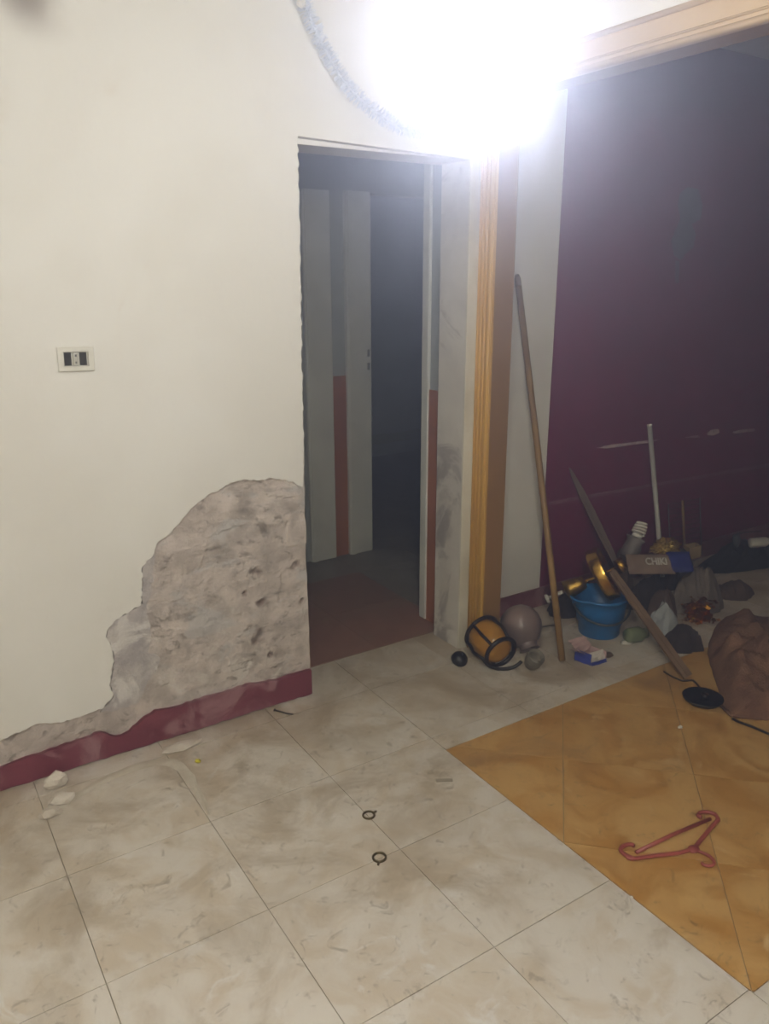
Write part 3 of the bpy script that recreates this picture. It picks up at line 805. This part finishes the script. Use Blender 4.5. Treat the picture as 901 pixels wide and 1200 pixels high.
ga = (RT*.9+FW*.3); ga.z = 0; ga.normalize(); g0 = p+Vector((0,0,.036))
obj('jar_body', lathe(B(), [(.004, -.05), (.028, -.048), (.035, -.035), (.036, .02), (.026, .038), (.022, .044)], g0, ga, 26), 'green_glass', gb, True)
obj('jar_mouth', lathe(B(), [(.022, .043), (.024, .047), (.024, .058), (.018, .058)], g0, ga, 22), 'green_glass', gb, True)
wp = FL(735, 754); tag(obj('paper_scrap', lump(wp+Vector((0,0,.006)), (.035, .022, .008), 12, .4, 3, 3), 'white_flake', None, True), 'flat whitish paper scrap beside the bucket foot', 'paper')
# rusty pebble by carton
pp = FL(715, 771); tag(obj('stone_chip', lump(pp+Vector((0,.01,.010)), (.022, .014, .012), 13, .3, 2, 3), 'brown_cloth', None, True), 'small brown chip lying beside the crumpled packet', 'stone')

# ---- amber glitter tinsel bunch
tp_ = FL(826, 736)+Vector((.03, .07, 0))
tb = empty('gold_tinsel', tp_, 'bunch of glittering orange gold tinsel at the right of the heap', 'tinsel')
gr = random.Random(9)
for part_, n_, sc2 in (('tinsel_core', 60, 1.0), ('tinsel_strands', 260, 1.15)):
    bm = B()
    for k in range(n_):
        c_ = tp_ + Vector((gr.gauss(0, .028), gr.gauss(0, .03), abs(gr.gauss(.045, .032))+.006))*1.0
        a_ = Vector((gr.uniform(-1,1), gr.uniform(-1,1), gr.uniform(-1,1))).normalized(); x2, y2, _ = frame_of(a_); s_ = gr.uniform(.008, .018)*sc2
        vs = [c_+x2*s_, c_+y2*s_*.6, c_-x2*s_, c_-y2*s_*.6]
        for v in vs: v.z = max(v.z, .002)
        bm.faces.new([bm.verts.new(v) for v in vs])
    o = obj(part_, bm, 'tinsel_gold', tb); o['kind'] = 'stuff'

# ---- compact fluorescent bulb standing in a lamp cup
cb = PY(738, 648, 2.45); ca2 = (UP*.92+RT*.38).normalized()
cf = empty('spiral_bulb', cb, 'white spiral compact fluorescent bulb in a grey bell holder on the heap', 'bulb')
obj('holder_bell', lathe(B(), [(.044, -.02), (.046, .0), (.044, .03), (.038, .06), (.047, .075), (.050, .082), (.020, .085)], cb, ca2, 30), 'cfl_base', cf, True)
obj('bulb_base', lathe(B(), [(.020, .08), (.026, .086), (.026, .100), (.015, .104)], cb, ca2, 24), 'cfl_white', cf, True)
x2, y2, _ = frame_of(ca2); sp_ = []
for k in range(110):
    t = k/109; a = t*2*math.pi*4.2
    sp_.append(cb+ca2*(.102+.062*t)+(x2*math.cos(a)+y2*math.sin(a))*(.030-.010*t**3))
obj('spiral_tube', tube(B(), sp_, .0062, 8), 'cfl_white', cf, True)

# ---- gold wrapping and small carton behind the bulb
gwc = PY(780, 641, 2.42); tag(obj('gold_wrapper', lump(gwc, (.088, .055, .040), 17, .35, 2.6, 5, .002, .2), 'foil_gold', None, True), 'crumpled dull gold wrapping on top of the heap', 'wrapping')
gwc = PY(742, 660, 2.47); tag(obj('rag', pile(Vector((gwc.x, gwc.y+.06, 0)), .075, .055, PY(740, 652, 2.45).z, 27), 'brown_cloth'), 'brown rag under the grey bell bulb holder', 'cloth')
hc = PY(792, 668, 2.50); tag(obj('rag', pile(Vector((hc.x, hc.y, 0)), .13, .09, PY(785, 653, 2.46).z, 28), 'dark_cloth'), 'large dark rag under the gold wrapping', 'cloth')
cc = PY(811, 645, 2.45)
sb_ = empty('small_carton', cc, 'small open tan carton beside the gold wrapping', 'carton')
Tm = Matrix.Translation(cc) @ Matrix.Rotation(bz+.2, 4, 'Z') @ Matrix.Rotation(-.12, 4, 'Y')
for nm, a, b in (('carton_panel', (-.035,-.03,-.03), (.035,-.027,.03)), ('carton_panel', (-.035,.027,-.03), (.035,.03,.03)), ('carton_panel', (-.035,-.03,-.03), (-.032,.03,.03)), ('carton_panel', (.032,-.03,-.03), (.035,.03,.03)), ('carton_base', (-.035,-.03,-.033), (.035,.03,-.03))):
    obj(nm, bx(B(), a, b, Tm), 'card', sb_)

# ---- lettered packet
pk = PY(768, 661, 2.29); pk_n = (-FW*.75+Vector((0,0,.6))).normalized()
pkx = (RT - pk_n*RT.dot(pk_n)).normalized(); pky = pk_n.cross(pkx).normalized()
PM = Matrix((pkx, pky, pk_n)).transposed().to_4x4(); PM.translation = pk
pack = empty('lettered_packet', pk, 'tan and blue printed packet with white lettering on the heap', 'packet')
def pillow(w, h, t, cx, cy):
    bm = B(); n1, n2 = 14, 8; top = []; bot = []
    for j in range(n2+1):
        ra, rb = [], []
        for i in range(n1+1):
            u_, v_ = i/n1*2-1, j/n2*2-1
            z = t*(max(0, 1-u_**4)**.5)*(max(0, 1-v_**4)**.5)
            z += .003*noise.noise(Vector((u_*3, v_*3, w*50)))
            ra.append(bm.verts.new(PM @ Vector((cx+u_*w/2, cy+v_*h/2, z)))); rb.append(bm.verts.new(PM @ Vector((cx+u_*w/2, cy+v_*h/2, -z-.0005))))
        top.append(ra); bot.append(rb)
    for j in range(n2):
        for i in range(n1):
            bm.faces.new((top[j][i], top[j][i+1], top[j+1][i+1], top[j+1][i])); bm.faces.new((bot[j][i], bot[j+1][i], bot[j+1][i+1], bot[j][i+1]))
    return bm
s = mpp(pk)
obj('packet_body', pillow(54*s, 26*s, .012, -6*s, 0), 'pack_tan', pack, True)
o = obj('blue_end', pillow(28*s, 27*s, .013, 29*s, 3*s), 'pack_blue', pack, True); o['label'] = 'dark blue printed end'
tcv = bpy.data.curves.new('lettering', 'FONT'); tcv.body = 'CHIKI'; tcv.size = .052; tcv.extrude = .0008; tcv.offset = .0014; tcv.align_x = 'CENTER'; tcv.align_y = 'CENTER'
tob = bpy.data.objects.new('tmp', tcv); COL.objects.link(tob)
tme = bpy.data.meshes.new_from_object(tob.evaluated_get(bpy.context.evaluated_depsgraph_get()))
bpy.data.objects.remove(tob)
tme.transform(PM @ Matrix.Translation((0*s, 1*s, .0165)) @ Matrix.Diagonal((.78, 1, 1, 1)))
tme.materials.clear(); link('lettering', tme, 'lettering', pack)

# ---- laths, strip, white pipe, wire rack
la, lb = PY(667, 548, D2-.012), PY(716, 648, 2.45)
lt = empty('wooden_lath', lb, 'dark pointed wooden lath leaning on the purple wall', 'lath')
def board(a, b, ws, th, nrm):
    d = (b-a).normalized(); n_ = (Vector(nrm)-d*Vector(nrm).dot(d)).normalized(); w_ = d.cross(n_)
    bm = B(); rings = []
    for t, w in ws:
        p = a.lerp(b, t); rings.append([bm.verts.new(p+w_*w*sx+n_*th*sy) for sx, sy in ((-1,-1),(1,-1),(1,1),(-1,1))])
    for r_, q in zip(rings, rings[1:]):
        for j in range(4): bm.faces.new((r_[j], r_[(j+1) % 4], q[(j+1) % 4], q[j]))
    bm.faces.new(rings[0]); bm.faces.new(rings[-1][::-1]); return bm
obj('lath_board', board(la, lb+(lb-la)*.12, [(0,.002),(.06,.008),(.25,.016),(.5,.019),(.8,.017),(1,.014)], .005, -FW), 'lath_wood', lt)
obj('lath_batten', board(la.lerp(lb, .32)-FW*.009, lb-FW*.009, [(0,.003),(.2,.005),(1,.005)], .003, -FW), 'lath_wood', lt)
sa, sb2 = PY(717, 670, 2.17), FL(806, 793, .016)
st = empty('wooden_strip', sb2, 'flat brown wooden strip sloping from the bucket down to the orange tiles', 'strip')
obj('strip_board', board(sa, sb2, [(0,.016),(.3,.018),(.7,.020),(1,.020)], .007, (-FW+Vector((0,0,.8)))), 'strip_wood', st)
obj('strip_bead', board(sa+Vector((0,0,.008)), sb2+Vector((0,0,.008)), [(0,.006),(1,.006)], .004, (-FW+Vector((0,0,.8)))), 'strip_wood', st)
wa, wb_ = PY(761, 498, D2-.016), PY(773, 640, 2.46)
wpipe = empty('white_pipe', wb_, 'thin white plastic pipe standing against the purple wall behind the heap', 'pipe')
wd = (wb_-wa)
obj('pipe_tube', tube(B(), [wa, wa+wd*1.25], .0125, 14), 'white_pipe', wpipe, True)
obj('pipe_end', tube(B(), [wa-wd*.004, wa+wd*.02], .0135, 14), 'white_plastic', wpipe, True)
rk0, rk1, rk2, rk3 = PY(783, 590, D2-.02), PY(820, 583, D2-.02), PY(822, 650, D2-.06), PY(786, 658, D2-.06)
rk = empty('wire_rack', rk3, 'dark wire rack leaning on the purple wall beside the white pipe', 'rack')
for a, b in ((rk0, rk3), (rk1, rk2)): obj('rack_side', tube(B(), [a, b], .004, 8), 'wire', rk, True)
mid = (rk0.lerp(rk1, .45), rk3.lerp(rk2, .45)); obj('rack_centre', tube(B(), [mid[0]+Vector((0,0,.0)), mid[1]], .008, 8), 'pole_wood', rk, True)
for k in range(12):
    t = k/11*.9+.02; obj('rack_wire', tube(B(), [rk0.lerp(rk3, t), rk1.lerp(rk2, t)], .0018, 6), 'wire', rk, True)

# ---- dark bag and bottle at the far right
b0 = PY(872, 668, 2.50)
tag(obj('black_bag', pile(Vector((b0.x, b0.y, 0)), .36, .13, .105, 33), 'black_cloth'), 'black cloth bag slumped at the foot of the purple wall', 'bag')
bt = PY(884, 636, 2.40)
bo = empty('bottle', bt, 'small greyish bottle lying on the black bag', 'bottle')
ba = (RT*.97+UP*.1).normalized()
obj('bottle_body', lathe(B(), [(.004, -.03), (.024, -.028), (.028, -.02), (.028, .06), (.022, .075), (.012, .085)], bt, ba, 22), 'white_pipe', bo, True)
obj('bottle_cap', lathe(B(), [(.013, .083), (.014, .086), (.014, .105), (.011, .107)], bt, ba, 18), 'box_pink', bo, True)
bt = PY(863, 632, 2.42)
ho = empty('lamp_holder', bt, 'small grey conical lamp holder resting on the black bag', 'lamp holder')
obj('holder_cone', lathe(B(), [(.012, .03), (.020, .02), (.022, -.01), (.012, -.04), (.004, -.045)], bt, UP, 18), 'handle_grey', ho, True)
obj('holder_cable', tube(B(), [bt+UP*.03, bt+UP*.04+RT*.05, bt+UP*.045+RT*.14], .004, 6), 'cord', ho, True)
wt = FL(842, 665, .011)
tag(obj('paper_scrap', lump(wt, (.026, .018, .012), 35, .25, 2, 3, .002), 'white_flake', None, True), 'whitish scrap of paper on the dark brown rag', 'paper')

# ---- rough sack at the right edge
sk0 = FL(905, 800); bm = B(); NXs, NYs = 60, 50
out_px = [(828,768),(836,736),(862,726),(905,733),(960,742),(965,850),(905,846),(862,842),(848,832),(838,800)]
op = [FL(*p) for p in out_px]; cen = sum(op, Vector())/len(op)
sgrid = []
def outline_r(a):
    best = .05
    for i in range(len(op)):
        p, q = op[i]-cen, op[(i+1) % len(op)]-cen
        d_ = Vector((math.cos(a), math.sin(a)))
        den = d_.x*(q-p).y-d_.y*(q-p).x
        if abs(den) < 1e-9: continue
        t = (p.x*(q-p).y-p.y*(q-p).x)/den; s_ = (p.x*d_.y-p.y*d_.x)/den
        if t > 0 and -1e-6 <= s_ <= 1+1e-6: best = max(best, t)
    return best
NA, NR = 96, 26
cv = bm.verts.new(cen+Vector((0,0,.11)))
for k in range(NA):
    a = 2*math.pi*k/NA; r_ = outline_r(a); row = []
    for i in range(1, NR+1):
        t = i/NR; q = cen+Vector((math.cos(a), math.sin(a), 0))*r_*t*(1+.03*noise.noise(Vector((math.cos(a)*3, math.sin(a)*3, 5)))*t)
        z = .115*max(0, 1-t**2.6)**.7*(1+.35*noise.noise(Vector((q.x*7, q.y*7, 2)))) + (.032*(1-t**6))*noise.fractal(Vector((q.x*13, q.y*13, 1)), 1, 2, 4) + .006
        z += .03*max(0, math.sin((q.x*1.0-q.y*.9)*26+2*noise.noise(q*6)))*(1-t**4)
        row.append(bm.verts.new((q.x, q.y, max(.003, z))))
    sgrid.append(row)
for k in range(NA):
    a, b = sgrid[k], sgrid[(k+1) % NA]
    bm.faces.new((cv, a[0], b[0]))
    for i in range(NR-1): bm.faces.new((a[i], a[i+1], b[i+1], b[i]))
sack = empty('burlap_sack', (cen.x, cen.y, 0), 'empty reddish brown burlap sack heaped on the orange tiles', 'sack')
obj('sack_cloth', bm, 'sack', sack, True)
hem = [sgrid[k][-1] if False else None for k in range(0)]
hp2 = [FL(u, v, .012) for u, v in ((846,828),(856,838),(870,840),(901,839),(930,842))]
obj('sack_hem', tube(B(), hp2, .008, 8, flat=.6), 'sack', sack, True)
rp = [FL(u, v, .008) for u, v in ((858,842),(866,846),(880,851),(901,860),(925,872))]
tag(obj('black_strap', tube(B(), rp, .006, 8, flat=.6), 'black_plastic', None, True), 'thin black strap trailing from under the sack', 'strap')

# ---- black lid and cable
lc = FL(823, 822); ld = empty('black_lid', lc, 'round shallow black lid lying on the orange tiles by the sack', 'dish')
obj('lid_body', lathe(B(), [(.004, .004), (.055, .004), (.062, .002), (.074, .014), (.077, .022), (.073, .023), (.060, .012), (.004, .010)], lc, (0,0,1), 36), 'black_plastic', ld, True)
obj('lid_knob', lathe(B(), [(.016, .009), (.014, .020), (.018, .028), (.004, .031)], lc+Vector((.01,.0,0)), (0,0,1), 20), 'black_metal', ld, True)
cp = [FL(u, v, .005) for u, v in ((778,787),(788,793),(800,798),(812,797),(818,803),(824,811))]
tag(obj('black_cable', tube(B(), resample(cp, 24), .004, 8), 'cord', None, True), 'short black cable curling between the wooden strip and the black lid', 'cable')
fp = [FL(u, v, .004) for u, v in ((632,735),(645,733),(654,732))]
tag(obj('wire_piece', tube(B(), fp, .0035, 8), 'cord', None, True), 'short dark wire on the floor behind the wooden pole', 'wire')

# ================================================================== SMALL THINGS ON THE TILES
# clothes hanger
def HP(cx, cy, z=.008): return FL(680+cx/4.505, 900+cy/4.507, z)
hg = empty('clothes_hanger', FL(785, 985), 'red plastic clothes hanger lying on the orange tiles', 'hanger')
def smooth_path(pts, n):
    out = []; P = [pts[0]]+list(pts)+[pts[-1]]
    for i in range(1, len(P)-2):
        p0, p1, p2, p3 = P[i-1], P[i], P[i+1], P[i+2]
        for k in range(n):
            t = k/n; out.append(.5*((2*p1)+(p2-p0)*t+(2*p0-5*p1+4*p2-p3)*t*t+(3*p1-p0-3*p2+p3)*t**3))
    out.append(pts[-1]); return out
obj('shoulder_arm', tube(B(), smooth_path([HP(245,470), HP(280,478), HP(400,462), HP(520,448), HP(600,425)], 6), .0062, 10, flat=.8), 'hanger_red', hg, True)
obj('shoulder_arm', tube(B(), smooth_path([HP(600,425), HP(640,375), HP(690,315), HP(728,272)], 6), .0062, 10, flat=.8), 'hanger_red', hg, True)
obj('trouser_bar', tube(B(), [HP(295,445), HP(480,355), HP(685,268)], .0056, 10), 'hanger_red', hg, True)
obj('hook', tube(B(), smooth_path([HP(595,432), HP(640,445), HP(685,468), HP(706,498), HP(690,516), HP(655,512), HP(640,500)], 6), .0046, 8), 'hanger_red', hg, True)
obj('end_curl', tube(B(), smooth_path([HP(280,478), HP(232,455), HP(212,430), HP(228,412), HP(262,402), HP(285,412)], 6), .0060, 8), 'hanger_red', hg, True)
obj('end_curl', tube(B(), smooth_path([HP(728,272), HP(712,245), HP(670,232), HP(632,236), HP(622,252), HP(640,262)], 6), .0060, 8), 'hanger_red', hg, True)
obj('neck_block', lump(HP(598,428,.009), (.018, .015, .007), 3, .1, 2, 3, .001), 'hanger_red', hg, True)

# two brass curtain rings
def ring(u, v, r, stub, label):
    c_ = FL(u, v, .0038); a_ = empty('curtain_ring', (c_.x, c_.y, 0), label, 'ring', 'curtain rings on the pale tiles')
    obj('ring_band', tube(B(), [c_+Vector((math.cos(2*math.pi*k/32), math.sin(2*math.pi*k/32), 0))*r for k in range(32)], .0034, 8, closed=True), 'ring_brass', a_, True)
    q = FL(*stub, .004); dd = (q-c_); dd.z = 0; dd.normalize()
    obj('ring_eye', tube(B(), [c_+dd*(r+.001), c_+dd*(r+.012)], .0034, 8), 'ring_brass', a_, True)
    return a_
ring(432, 955, .0175, (442,950), 'brass curtain ring on a tile joint')
r2_ = ring(444.5, 1004.5, .0185, (443,1014), 'brass curtain ring just off the crossing of tile joints')

# plaster crumbs
def crumb(name, u, v, rad, seed, m, label, cat, up=.6, group=None):
    p = FL(u, v); o = obj(name, lump(p+Vector((0,0,rad[2]*up)), rad, seed, .35, 1.6, 2, .001), m)
    return tag(o, label, cat, group)
crumb('plaster_chunk', 66, 922, (.036, .024, .034), 61, 'rubble', 'upright pale plaster chunk lying against the maroon skirting', 'rubble')
crumb('plaster_chunk', 72, 940, (.042, .028, .018), 64, 'rubble', 'low rounded plaster lump just in front of the upright chunk', 'rubble')
crumb('plaster_chunk', 60, 956, (.034, .020, .018), 62, 'rubble', 'flat oblong plaster piece farthest out from the maroon skirting', 'rubble')
crumb('plaster_chunk', 212, 876, (.07, .03, .010), 63, 'rubble', 'wide crumbled plaster flake lying under the skirting behind the yellow scrap', 'rubble')
crumb('yellow_scrap', 232, 893, (.010, .009, .007), 65, 'yellow', 'tiny yellow plastic scrap on the floor by the skirting', 'scrap')
crumb('white_crumb', 797, 853, (.011, .008, .006), 66, 'white_flake', 'small white crumb on the orange tiles near the black lid', 'crumb')
crumb('white_crumb', 740, 1052, (.004, .004, .003), 67, 'white_flake', 'tiny white crumb at the edge of the orange tiles below the hanger', 'crumb')
q = FL(520, 915); bm = slab([(.0+x, y) for x, y in ((-.026,.008),(.022,-.020),(.030,-.008),(-.018,.022))], .0008, .002)
o = obj('flat_flake', bm, 'grey_flake'); o.location = (q.x, q.y, 0); tag(o, 'flat grey brown flake on the pale tile beside the orange corner', 'flake')
na, nb = FL(322, 832, .004), FL(343, 838, .004)
nl = empty('bent_nail', na, 'dark bent nail on the floor under the maroon skirting', 'nail')
obj('nail_shank', tube(B(), [na, na.lerp(nb, .6), nb+Vector((.004,.004,0))], .003, 8), 'nail_dark', nl, True)
obj('nail_head', lathe(B(), [(.006, 0), (.006, .002)], na, (na-nb), 12), 'nail_dark', nl)
# swept arc of plaster dust
arc = [FL(u, v) for u, v in ((70,947),(95,930),(125,913),(160,899),(190,893),(208,897),(222,912),(234,932),(245,955))]
arc = smooth_path(arc, 6); bm = B(); rows = []
for i, p in enumerate(arc):
    d_ = (arc[min(i+1, len(arc)-1)]-arc[max(i-1, 0)]); n_ = Vector((-d_.y, d_.x, 0)).normalized(); t = i/(len(arc)-1); w = .018*math.sin(math.pi*min(1, .08+t*.92))+.004
    w *= 1+.5*noise.noise(p*14)
    rows.append([bm.verts.new(p+n_*w*s_+Vector((0,0,z))) for s_, z in ((-1,.0006),(-.4,.0032),(.2,.0035),(1,.0006))])
for a, b in zip(rows, rows[1:]):
    for j in range(3): bm.faces.new((a[j], a[j+1], b[j+1], b[j]))
tag(obj('plaster_dust', bm, 'dust', None, True), 'pale plaster dust swept into an arc near the skirting', 'dust', kind='stuff')
